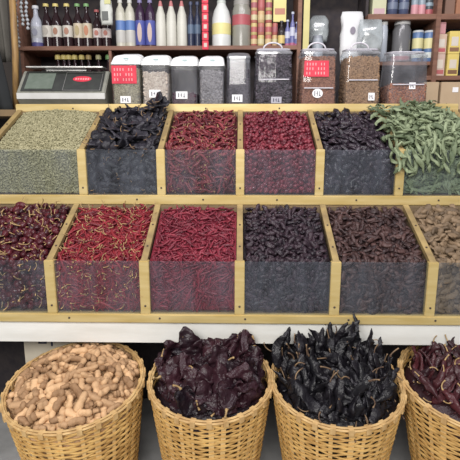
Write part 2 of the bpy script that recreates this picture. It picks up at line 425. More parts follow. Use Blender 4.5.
# --- upper row, bin 1: seeds, nobody could count them
def seed_bin():
    x0, x1 = XTP[0]+.019, XTP[1]-.019
    S, W, H = bin_surface(x0, x1, TYF, TYB-.012, TZ0+.004, TZ1, TZB-.012, .028, .004)
    b = pod(.014, .0042, 3, 'oval', .1, .6, .05, 5, 5, lump=0); mb = MB()
    s = .0072; nu = round(W/s); nv = round(H/s)
    for i in range(nu):
        for j in range(nv):
            u = (i+random.random())/nu; v = (j+random.random())/nv
            v = min(.985, max(.012, v)); u = min(.985, max(.015, u))
            p, n, reg = S(u, v, .004+random.uniform(0, .004))
            if not visible(p): continue
            mb.merge(b, frame(p, n, random.uniform(0, 6.3), random.uniform(-.5, .5), random.uniform(-1, 1), random.uniform(.8, 1.2)))
    gu, gv = 14, 20
    vs = [S(i/gu, .01+.98*j/gv, .008)[0] for j in range(gv+1) for i in range(gu+1)]
    fs = [(j*(gu+1)+i, j*(gu+1)+i+1, (j+1)*(gu+1)+i+1, (j+1)*(gu+1)+i) for j in range(gv) for i in range(gu)]
    nb = len(vs)
    for i in range(gu+1): vs.append(Vector((vs[i].x, TYB-.012, TZ0+.004)))
    for i in range(gu):
        fs.append((i, nb+i, nb+i+1, i+1)); a = gv*(gu+1)+i; fs.append((a, a+1, nb+i+1, nb+i))
    mb.add(vs, fs)
    o = mb.build('seed_heap', M['seed'], smooth=True)
    tag(o, 'pale green seeds heaped in the leftmost bin of the upper rack', 'seeds', None, 'stuff')
seed_bin()
# --- bin 2
K = Kind('ancho_chile', M['ancho'], [pod(random.uniform(.075, .105), random.uniform(.017, .024), i, 'heart', random.uniform(-.9, .9), .30, .22, 12, 12, crump=.012) for i in range(7)],
         'flat wrinkled black dried chile in the upper rack bin beside the pale seeds', 'dried chile', 'black chiles beside the seeds', stem=(.025, .0014), stemmat=M['stemd'])
K.thick = .010
fill_bin(K, XTP[1], XTP[2], UP, .040, .045, .5, 300, 1.6, 'ancho_chile_heap', 'black dried chiles filling the upper bin between seeds and curled red chiles', mound=.035, sink=-.004)
for k in range(9):       # the pieces piled up over the back rail
    a = random.uniform(0, 6); p = Vector((-.37+random.uniform(-.035, .035), 2.225+random.uniform(-.03, .02), CAMZ+.088+.007*k*.8))
    K.put(frame(p, (random.uniform(-.4, .4), -.6, .8), a, random.uniform(-.2, .5), random.uniform(-1, 1), 1))
# --- bin 3
K = Kind('curled_red_chile', M['guaj'], [pod(random.uniform(.045, .075), random.uniform(.0062, .0085), 20+i, 'taper', random.uniform(-1.4, 1.4), .7, .16, 9, 7, crump=.006) for i in range(7)],
         'curled dark red dried chile in the upper rack bin left of the small round chiles', 'dried chile', 'curled red chiles in the upper rack', stem=(.012, .0011), stemmat=M['stem'])
K.thick = .007
fill_bin(K, XTP[2], XTP[3], UP, .0235, .032, .45, 300, 1.5, 'curled_red_chile_heap', 'curled red chiles filling the third bin of the upper rack')
# --- bin 4
K = Kind('small_round_chile', M['casc'], [pod(random.uniform(.019, .026), random.uniform(.0078, .0098), 40+i, 'oval', .2, .8, .08, 7, 8) for i in range(6)],
         'small oval shiny red dried chile in the upper rack, beside shiny black ones', 'dried chile', 'small oval red chiles in the upper rack')
K.thick = .007
fill_bin(K, XTP[3], XTP[4], UP, .0200, .012, .6, 300, 1.5, 'small_round_chile_heap', 'small oval red chiles filling the fourth bin of the upper rack')
# --- bin 5
K = Kind('shiny_black_chile', M['prune'], [pod(random.uniform(.036, .055), random.uniform(.011, .014), 60+i, 'oval', random.uniform(-.6, .6), .55, .14, 9, 8, crump=.006) for i in range(6)],
         'shiny black dried chile in the upper rack bin beside the green leaves', 'dried chile', 'shiny black chiles in the upper rack')
K.thick = .009
fill_bin(K, XTP[4], XTP[5], UP, .027, .024, .5, 300, 1.4, 'shiny_black_chile_heap', 'shiny black chiles filling the upper bin left of the green leaves')
# --- bin 6: long green leaves spilling over
K = Kind('green_leaf', M['green'], [pod(random.uniform(.080, .125), random.uniform(.0065, .0115), 80+i, 'leaf', random.uniform(-2.8, 2.8), .28, .16, 13, 8, ridges=2, twist=3.5, crump=.016) for i in range(8)],
         'long curled pale green dried leaf spilling from the rightmost bin of the upper rack', 'dried leaf', 'green leaves in the upper rack')
K.thick = .010
fill_bin(K, XTP[5], XTP[6], UP, .034, .05, .5, 300, 1.8, 'green_leaf_heap', 'pale green dried leaves filling the rightmost bin of the upper rack', mound=.03, sink=-.01)
gr = random.Random(5)
for k in range(95):
    u = gr.random(); q = gr.random()
    x = .60+.36*u; base = Vector((x, TYF+.02+.30*q, TZ1+.02+.155*q+gr.uniform(.0, .04)*math.sin(PI*min(1, max(0, (x-.56)/.4)))))
    K.put(frame(base, (0, -.45, .9), gr.uniform(0, 6.3), gr.uniform(-.5, .6), gr.uniform(-1, 1), gr.uniform(.8, 1.1)))
for k in range(34):      # hanging over the glass edge and the post
    x = .59+.35*gr.random(); z = TZ1+gr.uniform(-.06, .03)
    K.put(frame(Vector((x, TYF-.020-gr.uniform(0, .018), z)), (0, -1, .15), PI/2+gr.uniform(-.6, .6), gr.uniform(-.1, .25), gr.uniform(-.6, .6), gr.uniform(.8, 1.1)))

# --- lower row
K = Kind('round_chile', M['casc2'], [pod(random.uniform(.024, .034), random.uniform(.0115, .0145), 100+i, 'oval', .2, .88, .10, 8, 9, crump=.005) for i in range(6)],
         'round shiny dark red dried chile with a straw stem, leftmost bin of the lower rack', 'dried chile', 'round dark chiles in the lower rack', stem=(.034, .0013), stemmat=M['stem'])
K.thick = .010
fill_bin(K, XBL[0], XBL[1], LOW, .0235, .016, .6, 300, 1.4, 'round_chile_heap', 'round dark red chiles filling the leftmost bin of the lower rack', mound=.02)
K = Kind('thin_red_chile', M['arbol'], [pod(random.uniform(.050, .078), random.uniform(.0036, .0050), 120+i, 'taper', random.uniform(-.9, .9), .8, .08, 8, 6) for i in range(8)],
         'long thin bright red dried chile with pale stem in the lower rack', 'dried chile', 'long thin red chiles in the lower rack', stem=(.024, .0011), stemmat=M['stem'])
K.thick = .005
fill_bin(K, XBL[1], XBL[2], LOW, .0215, .034, .3, 300, 3.4, 'thin_red_chile_heap', 'long thin red chiles with stems filling the second bin of the lower rack')
K = Kind('short_red_chile', M['puya'], [pod(random.uniform(.034, .058), random.uniform(.0044, .0060), 140+i, 'taper', random.uniform(-1.0, 1.0), .75, .12, 8, 6) for i in range(8)],
         'short crooked crimson dried chile in the lower rack bin left of the purple black ones', 'dried chile', 'short crimson chiles in the lower rack')
K.thick = .006
fill_bin(K, XBL[2], XBL[3], LOW, .0213, .024, .4, 300, 2.8, 'short_red_chile_heap', 'short crimson chiles filling the third bin of the lower rack')
K = Kind('purple_black_chile', M['mor1'], [pod(random.uniform(.028, .044), random.uniform(.0070, .0095), 160+i, 'even', random.uniform(-1.0, 1.0), .6, .22, 8, 8, crump=.007) for i in range(8)],
         'small wrinkled purple black dried chile in the fourth bin of the lower rack', 'dried chile', 'purple black chiles in the lower rack')
K.thick = .008
fill_bin(K, XBL[3], XBL[4], LOW, .0217, .018, .6, 300, 1.8, 'purple_black_chile_heap', 'purple black chiles filling the fourth bin of the lower rack')
K = Kind('brown_chile', M['mor2'], [pod(random.uniform(.030, .048), random.uniform(.0068, .0090), 180+i, 'even', random.uniform(-1.2, 1.2), .55, .22, 8, 8, crump=.007) for i in range(8)],
         'small wrinkled dark brown dried chile in the fifth bin of the lower rack', 'dried chile', 'dark brown chiles in the lower rack')
K.thick = .008
fill_bin(K, XBL[4], XBL[5], LOW, .0217, .018, .6, 300, 1.8, 'brown_chile_heap', 'dark brown chiles filling the fifth bin of the lower rack')
K = Kind('smoked_chile', M['chip'], [pod(random.uniform(.040, .060), random.uniform(.0095, .0125), 200+i, 'even', random.uniform(-1.2, 1.2), .6, .24, 9, 8, crump=.008) for i in range(7)],
         'tan brown wrinkled smoked chile in the rightmost bin of the lower rack', 'dried chile', 'tan smoked chiles in the lower rack')
K.thick = .009
fill_bin(K, XBL[5], XBL[6], LOW, .026, .026, .6, 300, 1.6, 'smoked_chile_heap', 'tan smoked chiles filling the rightmost bin of the lower rack')

# ------------------------------------------------------------------ baskets
STEP = .22
SLOPE = {}
def basket(cx, cy, Rt, zt, Rb, label, rot=0, sy=.17, sx=0, lean=0):
    t = thing('wicker_basket', (cx, cy, STEP), label, 'basket')
    h = zt-STEP; SLOPE[(cx, cy)] = (sx, sy)
    def warp(mb):     # the mouth slopes towards the shopper, the foot stays flat
        c_, s_ = math.cos(rot), math.sin(rot); out = []
        for x, y, z in mb.v:
            x, y = x*c_-y*s_, x*s_+y*c_; q = z/h
            out.append((x+lean*(1-q), y, z+q*q*(sy*y+sx*x)))
        mb.v = out; return mb
    def rad(z): q = min(1, z/h); return Rb+(Rt-Rb)*(q**.9)
    ns = 26
    # horizontal strands weaving in front of and behind the stakes
    mb = MB(); rows = int(h/.0108); seg = ns*4
    for j in range(rows):
        z = .008+j*(h-.016)/rows; rr = rad(z); hh = .0034+.0007*math.sin(j*7.1)
        vs = []; fs = []
        for k in range(seg):
            a = 2*PI*k/seg; ww = math.cos(a*ns/2+(PI if j % 2 else 0)); wob = .0052*noise.noise(Vector((math.cos(a)*5+cx*9, math.sin(a)*5, j*.9)))
            rc = rr+.0045*ww; zz = z+wob
            for (dr, dz) in ((.0016, -hh), (.0026, 0), (.0016, hh), (-.0016, hh), (-.0016, -hh)):
                vs.append(((rc+dr)*math.cos(a), (rc+dr)*math.sin(a), zz+dz))
        for k in range(seg):
            for c in range(5):
                a0 = k*5+c; a1 = k*5+(c+1) % 5; b0 = ((k+1) % seg)*5+c; b1 = ((k+1) % seg)*5+(c+1) % 5
                fs.append((a0, b0, b1, a1))
        mb.add(vs, fs)
    warp(mb).build('woven_side', M['wicker'], t, smooth=40)
    # flat upright stakes
    mb = MB()
    for k in range(ns):
        a = 2*PI*(k+.5)/ns + PI/ns + .03*math.sin(k*2.7+cx*5); wd = .0065+.0025*math.sin(k*1.9+cx)
        vs = []; fs = []
        for i in range(9):
            z = h*i/8*.985; rr = rad(z)
            for (dr, dt) in ((-.0012, -wd), (-.0012, wd), (.0016, wd), (.0016, -wd)):
                vs.append(((rr+dr)*math.cos(a)-dt*math.sin(a), (rr+dr)*math.sin(a)+dt*math.cos(a), z))
        for i in range(8):
            for c in range(4): fs.append((i*4+c, i*4+(c+1) % 4, (i+1)*4+(c+1) % 4, (i+1)*4+c))
        mb.add(vs, fs)
    warp(mb).build('stake_ring', M['wickerpale'], t)
    # rim: two hoops lashed with short bands
    mb = MB()
    for (dr, dz, rr) in ((.004, 0, .0040), (-.005, .002, .0036), (.0, .007, .0032)):
        pts = [((Rt+dr)*math.cos(2*PI*k/72), (Rt+dr)*math.sin(2*PI*k/72), h-.006+dz+.0015*noise.noise(Vector((k*.6, dr*90, cx*9)))) for k in range(73)]
        mb.tube(pts, rr, 6)
    for k in range(ns):
        a = 2*PI*(k+.5)/ns+PI/ns; mx = Matrix.Rotation(a, 4, 'Z') @ Matrix.Translation((Rt, 0, h-.008))
        mb.box(-.0105, .0095, -.008, .008, -.014, .0085, mx=mx)
    warp(mb).build('rim', M['rim'], t, smooth=40)
    mb = MB().lathe([(0, Rb*.98), (.01, Rb*.99)], 40); warp(mb).build('base', M['wicker'], t)
    return t
RZ = CAMZ-.836
B1 = (-.556, 1.475, .226, RZ-.004); B2 = (-.098, 1.505, .207, RZ+.002); B3 = (.330, 1.495, .217, RZ+.0); B4 = (.800, 1.50, .243, RZ+.004)
basket(*B1, .155, 'wide wicker basket full of tan bean pods, leftmost of the four baskets', 0, .17, .035, .02)
basket(*B2, .145, 'wicker basket full of broad maroon black chiles, beside the tan pods', .4)
basket(*B3, .148, 'wicker basket full of long black twisted chiles', 1.1)
basket(*B4, .150, 'wicker basket of long maroon chiles, rightmost of the four baskets', 2.0)

def basket_fill(B, K, n, s, dome, thick, under, heapname, heaplabel, orient, below=.10, edge=.93, clipy=1.60):
    cx, cy, Rr, z = B
    def S(r, a, d):
        q = r/Rr; sx, sy = SLOPE[(cx, cy)]
        zz = z-.026+dome*(1-q**2.4)-d+sy*r*math.sin(a)+sx*r*math.cos(a)
        nx = 2*dome*q/Rr*1.1
        nrm = Vector((math.cos(a)*nx, math.sin(a)*nx, 1)).normalized()
        return Vector((cx+r*math.cos(a), cy+r*math.sin(a), zz)), nrm
    pts = []
    tries = 0; dmin = s
    while len(pts) < n and tries < 40000:
        tries += 1
        r = Rr*edge*math.sqrt(random.random()); a = random.uniform(0, 2*PI); x, y = r*math.cos(a), r*math.sin(a)
        if all((x-p[2])**2+(y-p[3])**2 > dmin*dmin for p in pts): pts.append((r, a, x, y))
        elif tries % 800 == 799: dmin *= .93
    heap = MB()
    for (r, a, x, y) in pts:
        p, nr = S(r, a, random.uniform(-.4, .9)*thick)
        for tr in range(14):
            mx = orient(p, nr, r/Rr, a); bad = 0; sx, sy = SLOPE[(cx, cy)]
            for q_ in K.b[0].v[::3]:
                w_ = mx @ Vector(q_); ex, ey = w_.x-cx, w_.y-cy
                if math.hypot(ex, ey) > Rr-.010 and w_.z < z+.03+sx*ex+sy*ey: bad = 1; break
            if not bad: break
            if tr > 5: p.x += (cx-p.x)*.10; p.y += (cy-p.y)*.10
        if bad: continue
        if visible(p, 12): K.put(mx)
        else: heap.merge(K.b[0], mx)
    for k in range(under):
        r = Rr*.90*math.sqrt(random.random()); a = random.uniform(0, 2*PI); p, nr = S(r, a, thick*random.uniform(1.2, 3))
        bq = K.b[random.randrange(len(K.b))]; mx = frame(p, nr, random.uniform(0, 6.3), random.uniform(-.25, .25), random.uniform(-1, 1), random.uniform(.75, .95))
        if all(math.hypot((mx @ Vector(q_)).x-cx, (mx @ Vector(q_)).y-cy) < Rr-.022 for q_ in bq.v[::3]): heap.merge(bq, mx)
    vs = []; fs = []; nr_, na = 9, 36
    rr_ = Rr*.955
    for i in range(nr_+1):
        for k in range(na):
            a = 2*PI*k/na; p, _ = S(rr_*max(.01, i/nr_), a, thick*2.2); p.z += noise.noise(p*40)*thick*.5; vs.append(p)
    for k in range(na):
        a = 2*PI*k/na; q = rr_-.06; vs.append(Vector((cx+q*math.cos(a), cy+q*math.sin(a), z-.20)))
    for i in range(nr_+1):
        for k in range(na): fs.append((i*na+k, i*na+(k+1) % na, (i+1)*na+(k+1) % na, (i+1)*na+k))
    heap.add(vs, fs)
    tag(heap.build(heapname, K.m, smooth=True), heaplabel, 'heap', None, 'stuff')
# basket 1: pods
K = Kind('bean_pod', M['tam'], [pod(L, r_, 300+i, 'even', bd, .85, .05, 14, 9, lump=.16, ridges=2, crump=.003, cf=40) for i, (L, r_, bd) in enumerate(
        [(.034, .0135, .2), (.042, .0135, .4), (.055, .0130, .6), (.064, .0140, .4), (.088, .0140, .7), (.048, .0135, -.3), (.036, .0130, .5), (.030, .0130, .1)])],
         'knobbly tan bean pod in the leftmost wicker basket', 'pod', 'tan pods in the leftmost basket')
basket_fill(B1, K, 215, .029, .092, .011, 240, 'bean_pod_heap', 'tan bean pods beneath the top layer of the leftmost basket',
            lambda p, n, q, a: frame(p, n, random.uniform(0, 6.3), random.uniform(-.4, .4), random.uniform(-1.2, 1.2), random.uniform(.75, 1.1)))
# basket 2: broad wrinkled chiles
K = Kind('broad_chile', M['anchob'], [pod(random.uniform(.10, .145), random.uniform(.030, .042), 330+i, 'heart', random.uniform(-1.0, 1.0), .13, .18, 20, 22, ridges=5, twist=.8, crump=.036, cf=16) for i in range(8)],
         'broad wrinkled maroon black dried chile in the basket beside the tan pods', 'dried chile', 'broad chiles in the second basket', stem=(.042, .0026, .007), stemmat=M['stem'])
def orient2(p, n, q, a):
    lean = random.uniform(.3, 1.15)
    nn = Vector((random.uniform(-.6, .6), -1, random.uniform(.15, 1.0)))
    return frame(p+Vector((0, 0, .012)), nn, random.uniform(-.9, .9)-PI/2 if random.random() < .5 else random.uniform(0, 6.3), random.uniform(-.3, .3), random.uniform(-.3, .3), random.uniform(.85, 1.1))
basket_fill(B2, K, 52, .042, .085, .014, 60, 'broad_chile_heap', 'broad maroon chiles beneath the top ones of the second basket', orient2, edge=.80)
for (px, py, Y, yw) in ((190, 346, 1.52, -1.45), (236, 352, 1.52, -1.75), (250, 350, 1.53, -1.2), (172, 356, 1.5, -1.7), (222, 360, 1.46, -1.3)):
    K.put(frame(at(px, py, Y), (.1, -1, .25), yw, .1, .2, 1), None)
# basket 3: long black chiles, ends standing up
K = Kind('long_black_chile', M['pasb'], [pod(random.uniform(.12, .18), random.uniform(.011, .021), 350+i, 'taper', random.uniform(-1.6, 1.6), .28, .26, 20, 12, ridges=3, twist=4, crump=.020, cf=16) for i in range(9)],
         'long twisted black dried chile in the basket left of the maroon chiles', 'dried chile', 'long black chiles in the third basket', stem=(.045, .0017, .004), stemmat=M['stemd'])
def orient3(p, n, q, a):
    nn = Vector((math.cos(a)*q*.8+random.uniform(-.5, .5), -.9, random.uniform(.1, .9)))
    return frame(p+Vector((0, 0, .012)), nn, random.choice((-1, 1))*PI/2+random.uniform(-1.0, 1.0), random.uniform(-.4, .4), random.uniform(-.6, .6), random.uniform(.8, 1.1))
basket_fill(B3, K, 120, .028, .088, .013, 120, 'long_black_chile_heap', 'long black chiles beneath the top ones of the third basket', orient3, edge=.80)
for (px, py, Y, yw) in ((281, 348, 1.50, -1.75), (287, 345, 1.52, -1.6), (300, 348, 1.50, -1.4), (310, 348, 1.52, -1.7), (322, 346, 1.5, -1.5), (338, 340, 1.54, -1.9), (350, 338, 1.53, -1.7), (360, 342, 1.53, -1.2), (372, 350, 1.5, -1.4), (383, 356, 1.5, -1.2), (345, 348, 1.47, -2.0), (347, 334, 1.55, -2.2), (355, 333, 1.56, -1.5), (331, 340, 1.55, -1.4)):
    K.put(frame(at(px, py, Y), (.1, -1, .25), yw, .1, .2, .85), None)
# basket 4: long maroon chiles
K = Kind('long_maroon_chile', M['guab'], [pod(random.uniform(.10, .14), random.uniform(.010, .014), 370+i, 'taper', random.uniform(-1.4, 1.4), .45, .16, 14, 9, ridges=3, twist=1.5, crump=.014) for i in range(7)],
         'long maroon dried chile in the rightmost wicker basket', 'dried chile', 'long maroon chiles in the rightmost basket', stem=(.03, .0017, .004), stemmat=M['stem'])
def orient4(p, n, q, a):
    nn = Vector((math.cos(a)*q*.6+random.uniform(-.4, .4), -.6, random.uniform(.3, 1.0)))
    return frame(p+Vector((0, 0, .008)), nn, random.choice((-1, 1))*PI/2+random.uniform(-.9, .9), random.uniform(-.3, .3), random.uniform(-.6, .6), random.uniform(.85, 1.1))
basket_fill(B4, K, 110, .028, .085, .012, 110, 'long_maroon_chile_heap', 'long maroon chiles beneath the top ones of the rightmost basket', orient4, edge=.82)

# pale carton standing under the counter behind the pods
t = thing('carton', (-.77, 1.86, STEP), 'pale beige carton under the counter behind the leftmost basket', 'box')
MB().box(-.09, .13, -.10, .10, 0, .50).build('body', M['palecard'], t, bevel=.002)
MB().box(-.03, -.022, -.102, -.101, .44, .485).box(-.03, -.005, -.102, -.101, .44, .447).box(-.005, .003, -.102, -.101, .44, .485).box(.02, .028, -.102, -.101, .43, .485).build('printing', M['ink'], t)

# ------------------------------------------------------------------ jars on the counter
CT = CAMZ+.085
def rr_poly(w, d, r, n=5):
    out = []
    for (sx, sy, a0) in ((1, 1, 0), (-1, 1, 90), (-1, -1, 180), (1, -1, 270)):
        for k in range(n+1):
            a = R(a0+90*k/n); out.append((sx*(w/2-r)+r*math.cos(a), sy*(d/2-r)+r*math.sin(a)))
    return out
def loft(mb, rings, mi=0, cap0=True, cap1=True):
    n = len(rings[0]); vs = [p for r in rings for p in r]; fs = []
    for i in range(len(rings)-1):
        for k in range(n): fs.append((i*n+k, i*n+(k+1) % n, (i+1)*n+(k+1) % n, (i+1)*n+k))
    if cap0: fs.append(tuple(reversed(range(n))))
    if cap1: fs.append(tuple(range((len(rings)-1)*n, len(rings)*n)))
    return mb.add(vs, fs, mi)
def jar(px0, px1, pytop, label, kind, fill, fillmat, fillname, filllabel, grain, redsign=None, tagpos=None, tagcat='square', Yc=2.46, rz=0, flap=0):
    Yf = Yc-.085
    a = at(px0, 90, Yf); b = at(px1, 90, Yf); w_ = b.x-a.x; cx = (a.x+b.x)/2
    top = at((px0+px1)/2, pytop, Yc-.02).z; H = top-CT; d = .17
    t = thing('plastic_jar', (cx, Yc, CT), label, 'jar', 'countertop jars', rz)
    hs = H*(.76 if kind == 'white' else .86)    # shoulder height at the front
    rings = []
    for (z, fw) in ((0, .97), (.004, 1), (hs*.5, 1.0), (hs, 1.0)):
        rings.append([(x*fw, y*fw, z) for x, y in rr_poly(w_, d, .018)])
    mb = MB(); loft(mb, rings, cap1=False); mb.build('body', M['jarfog'] if kind in ('white', 'clear') else M['jar'], t, smooth=50)
    # sloping lid that rises towards the back, arched across
    def lidring(q, grow=1.0):
        out = []
        for x, y in rr_poly(w_*grow, d*grow, .018):
            rise = (y+d/2)/d
            out.append((x*(1-.10*q), y*(1-.22*q)+.018*q, hs+(H-hs)*q*(.62+.38*rise)*(1-.16*(2*x/w_)**2)))
        return out
    lidm = M['whitelid'] if kind == 'white' else M['jarlid']
    mb = MB(); loft(mb, [lidring(0, 1.03), lidring(.25, 1.03), lidring(.8, 1.02), lidring(.95, .96), lidring(1, .85)], cap0=False)
    lid = mb.build('lid', lidm, t, smooth=50)
    mb = MB(); loft(mb, [[(x, y, hs-.006+.010*k) for x, y in rr_poly(w_*1.045, d*1.045, .019)] for k in (0, 1)], cap0=False, cap1=False)
    mb.build('rim', M['whitelid'] if kind == 'white' else M['jarlid'], lid, smooth=50)
    if flap:
        MB().box(-w_*.40, w_*.40, -d/2-.006, -d/2-.0005, flap*H-.0025, flap*H+.0025).build('flap_edge', M['cleredge'], t, bevel=.001)
        pts = [lidring(.8, 1.03)[k] for k in range(24)]; MB().tube(pts+[pts[0]], .0028, 5).build('rolled_edge', M['cleredge'], lid, smooth=True)
    if kind == 'handle':
        pts = [(w_*.28*math.cos(PI*k/12), .02, H-.012+.028*math.sin(PI*k/12)) for k in range(13)]
        MB().tube(pts, .0045, 6).build('handle', M['cleredge'], lid, smooth=True)
    if kind == 'white':
        MB().box(-w_*.05, w_*.14, -.001, 0, -.004, .004, mx=Matrix.Translation((0, -d/2*.98, hs+(H-hs)*.30))).build('lid_mark', col(.35, .5, .5), lid)
    if redsign:
        z0, z1, fx0, fx1 = redsign
        MB().box(fx0*w_/2, fx1*w_/2, -d/2-.003, -d/2-.001, z0*H, z1*H).build('sign', M['redpaper'], t)
        s = MB()
        for li in range(3):
            zz = z1*H-(z1-z0)*H*(.22+.28*li)
            for q in range(7):
                xx = (fx0+(fx1-fx0)*(.10+.115*q))*w_/2
                if (q+li) % 5 != 4: s.box(xx, xx+.005, -d/2-.0038, -d/2-.003, zz-.006, zz+.006)
        s.build('lettering', M['pinkprint'], t)
    if tagpos:
        tx, tz, tw, th = tagpos
        if tagcat == 'round':
            m = MB().lathe([(0, 1), (.001, 1)], 18); m.v = [(tx*w_/2+x*tw/2, -d/2-.002-z, tz*H+y*th/2) for x, y, z in m.v]
        else:
            m = MB().box(tx*w_/2-tw/2, tx*w_/2+tw/2, -d/2-.003, -d/2-.001, tz*H-th/2, tz*H+th/2)
        tg = m.build('price_tag', M['tag'] if tagcat != 'dim' else col(.45, .44, .52), t)
        s = MB(); x0 = tx*w_/2
        s.box(x0-tw*.30, x0-tw*.22, -d/2-.004, -d/2-.003, tz*H-th*.28, tz*H+th*.25).box(x0-tw*.12, x0+tw*.02, -d/2-.004, -d/2-.003, tz*H-th*.02, tz*H+th*.07)
        s.box(x0-tw*.02, x0+tw*.03, -d/2-.004, -d/2-.003, tz*H-th*.25, tz*H+th*.25).box(x0+tw*.14, x0+tw*.30, -d/2-.004, -d/2-.003, tz*H-th*.28, tz*H-th*.18).box(x0+tw*.18, x0+tw*.24, -d/2-.004, -d/2-.003, tz*H-th*.25, tz*H+th*.25)
        s.build('price_digits', M['ink'], tg)
    # contents
    m = MB(); zf = H*fill; pol = rr_poly(w_-.008, d-.008, .015)
    rings = [[(x, y, .004) for x, y in pol], [(x, y, min(zf, hs-.008)*.98) for x, y in pol]]
    if zf > hs: rings.append([(x*.97, y*.85+.006, hs+(zf-hs)*.6) for x, y in pol])
    rings.append([(x*.6, y*.6+.005, zf) for x, y in pol])
    loft(m, rings)
    if grain:
        g = pod(grain, grain*.32, 9, 'even', .6, .6, .2, 5, 5)
        for k in range(int(2.0*(w_*min(zf, hs)+w_*d)/(grain*grain*.34))):
            if random.random() < .68: p = Vector((random.uniform(-w_/2+.012, w_/2-.012), -d/2+.0035, random.uniform(.008, min(zf, hs-.01)))); n = (0, -1, 0)
            elif random.random() < .5: sg = random.choice((-1, 1)); p = Vector((sg*(w_/2-.005), random.uniform(-d/2+.015, d/2-.015), random.uniform(.008, min(zf, hs-.01)))); n = (sg, 0, 0)
            else: p = Vector((random.uniform(-w_/2+.02, w_/2-.02)*.8, random.uniform(-d/2+.02, d/2-.03)*.8, zf-.006+random.uniform(-.004, .004))); n = (0, 0, 1)
            m.merge(g, frame(p, n, random.uniform(0, 6.3), random.uniform(-.15, .15), 0, random.uniform(.8, 1.1)))
    o = m.build(fillname, fillmat, smooth=True); o.location = (cx, Yc, CT); o.rotation_euler = (0, 0, rz)
    tag(o, filllabel, 'spice', None, 'stuff')
    if kind != 'white':      # the wide jars narrow a little towards their lids
        for q in list(t.children_recursive)+[o]:
            for v in q.data.vertices:
                k = 1-.13*max(0, v.co.z/H)**2.2; v.co.x *= k; v.co.y *= k
    return t
J = dict(rand=True)
mHerb = mat('herb_mix', (.13, .11, .06), (.42, .38, .26), rough=.8, rand=True); mCoral = mat('pale_spice', (.34, .27, .22), (.62, .54, .46), rough=.7, rand=True)
mPurple = mat('hibiscus', (.02, .01, .02), (.08, .03, .05), rough=.5, rand=True); mGrey = mat('grey_spice', (.07, .065, .07), (.30, .28, .29), rough=.6, rand=True)
mBlack = mat('black_spice', (.008, .007, .010), (.075, .062, .08), rough=.45, rand=True); mBrown = mat('brown_spice', (.11, .04, .03), (.34, .16, .10), rough=.6, rand=True)
mTan = mat('tan_spice', (.13, .07, .04), (.38, .23, .13), rough=.6, rand=True)
jar(112, 140, 50, 'narrow white lidded jar of green herbs with large red sign, beside the scale', 'white', .68, mHerb, 'dried_herbs', 'greenish dried herbs inside the white lidded jar beside the scale', .012, (.43, .72, -.96, .80), (-.05, .17, .05, .032))
jar(142, 169, 51, 'narrow white lidded jar of pale spice, second jar from the scale', 'white', .62, mCoral, 'pale_spice', 'pale spice inside the second jar from the scale', .016, None, (-.05, .27, .055, .036))
jar(171, 197, 52, 'narrow white lidded jar nearly empty with dark petals at the bottom', 'white', .28, mPurple, 'dark_petals', 'dark purple petals low inside the third jar from the scale', .016, None, (-.18, .25, .055, .034))
jar(199, 224, 52, 'narrow white lidded jar of dark grey spice without a price tag', 'white', .66, mGrey, 'grey_spice', 'dark grey spice inside the last white lidded jar', .014)
jar(226, 251, 50, 'narrow clear lidded jar of black spice with square tag, beside the white lidded jars', 'clear', .66, mBlack, 'black_spice', 'black spice inside the narrow clear lidded jar', .014, None, (-.1, .19, .05, .034))
jar(254, 293, 45, 'wide clear jar packed with black chiles, beside the narrow jars', 'handle', .84, mBlack, 'black_chiles', 'black chile pieces inside the wide dark jar', .022, None, (.15, .15, .05, .03), 'dim', flap=.46)
jar(300, 337, 45, 'wide clear jar of reddish spice with a red sign and round tag', 'handle', .80, mBrown, 'reddish_spice', 'reddish brown spice inside the wide jar with the red sign', .010, (.50, .74, -.85, .55), (-.05, .25, .05, .042), 'round', flap=.33)
jar(344, 381, 45, 'wide clear jar of tan brown spice before the white bag', 'handle', .80, mTan, 'tan_spice', 'tan brown spice inside the wide jar before the white bag', .012, None, (.5, .2, .03, .035), flap=.45)
jar(388, 428, 48, 'wide half full clear jar of brown chile pieces behind the green leaves', 'clear', .40, mBrown, 'chile_pieces', 'brown chile pieces inside the jar behind the green leaves', .018, None, (.2, .38, .03, .03), flap=.40)

# ------------------------------------------------------------------ scale
c0 = at(60, 97, 2.36)
t = thing('weighing_scale', (c0.x, 2.45, CT), 'grey electronic scale with dark display panel, standing left of the jars', 'scale', rz=R(2))
HW = .212
tz = at(60, 94, 2.37).z-CT; bz = at(60, 71, 2.47).z-CT
MB().prism([(-.085, tz-.022), (-.085, tz+.006), (.03, bz), (.085, bz), (.085, .018), (-.05, .018)], -HW, HW, 0, 'x').build('body', M['scalegrey'], t, bevel=.004)
MB().box(-HW+.002, HW-.002, -.089, -.084, tz-.024, tz+.004).build('front_edge', col(.62, .62, .60), t, bevel=.001)
sl = math.atan2(bz-tz-.006, .115); mx = Matrix.Translation((0, -.085, tz+.006)) @ Matrix.Rotation(sl, 4, 'X'); Ls = math.hypot(bz-tz-.006, .115)
MB().box(-HW+.018, HW-.018, .008, Ls-.006, .0015, .0035, mx=mx).build('display_panel', M['scaledark'], t)
MB().box(-HW+.035, -.045, .022, Ls-.022, .0035, .006, mx=mx).build('display', M['lcd'], t)
fr = MB()
for (a, b, c, d) in ((.005, .185, .012, .014), (.005, .185, Ls-.014, Ls-.012), (.005, .007, .012, Ls-.012), (.183, .185, .012, Ls-.012)): fr.box(a, b, c, d, .0035, .0045, mx=mx)
fr.build('border', M['steel'], t)
m = MB().lathe([(0, .045), (.001, .045)], 24, sy=.46); e = MB(); e.merge(m, mx @ Matrix.Translation((.088, Ls*.60, .0035))); em = e.build('emblem', M['redpaper'], t)
s = MB()
for k in range(6): s.box(.055+k*.012, .062+k*.012, Ls*.55, Ls*.55+.013, .0046, .0052, mx=mx)
s.build('lettering', M['pinkprint'], em)
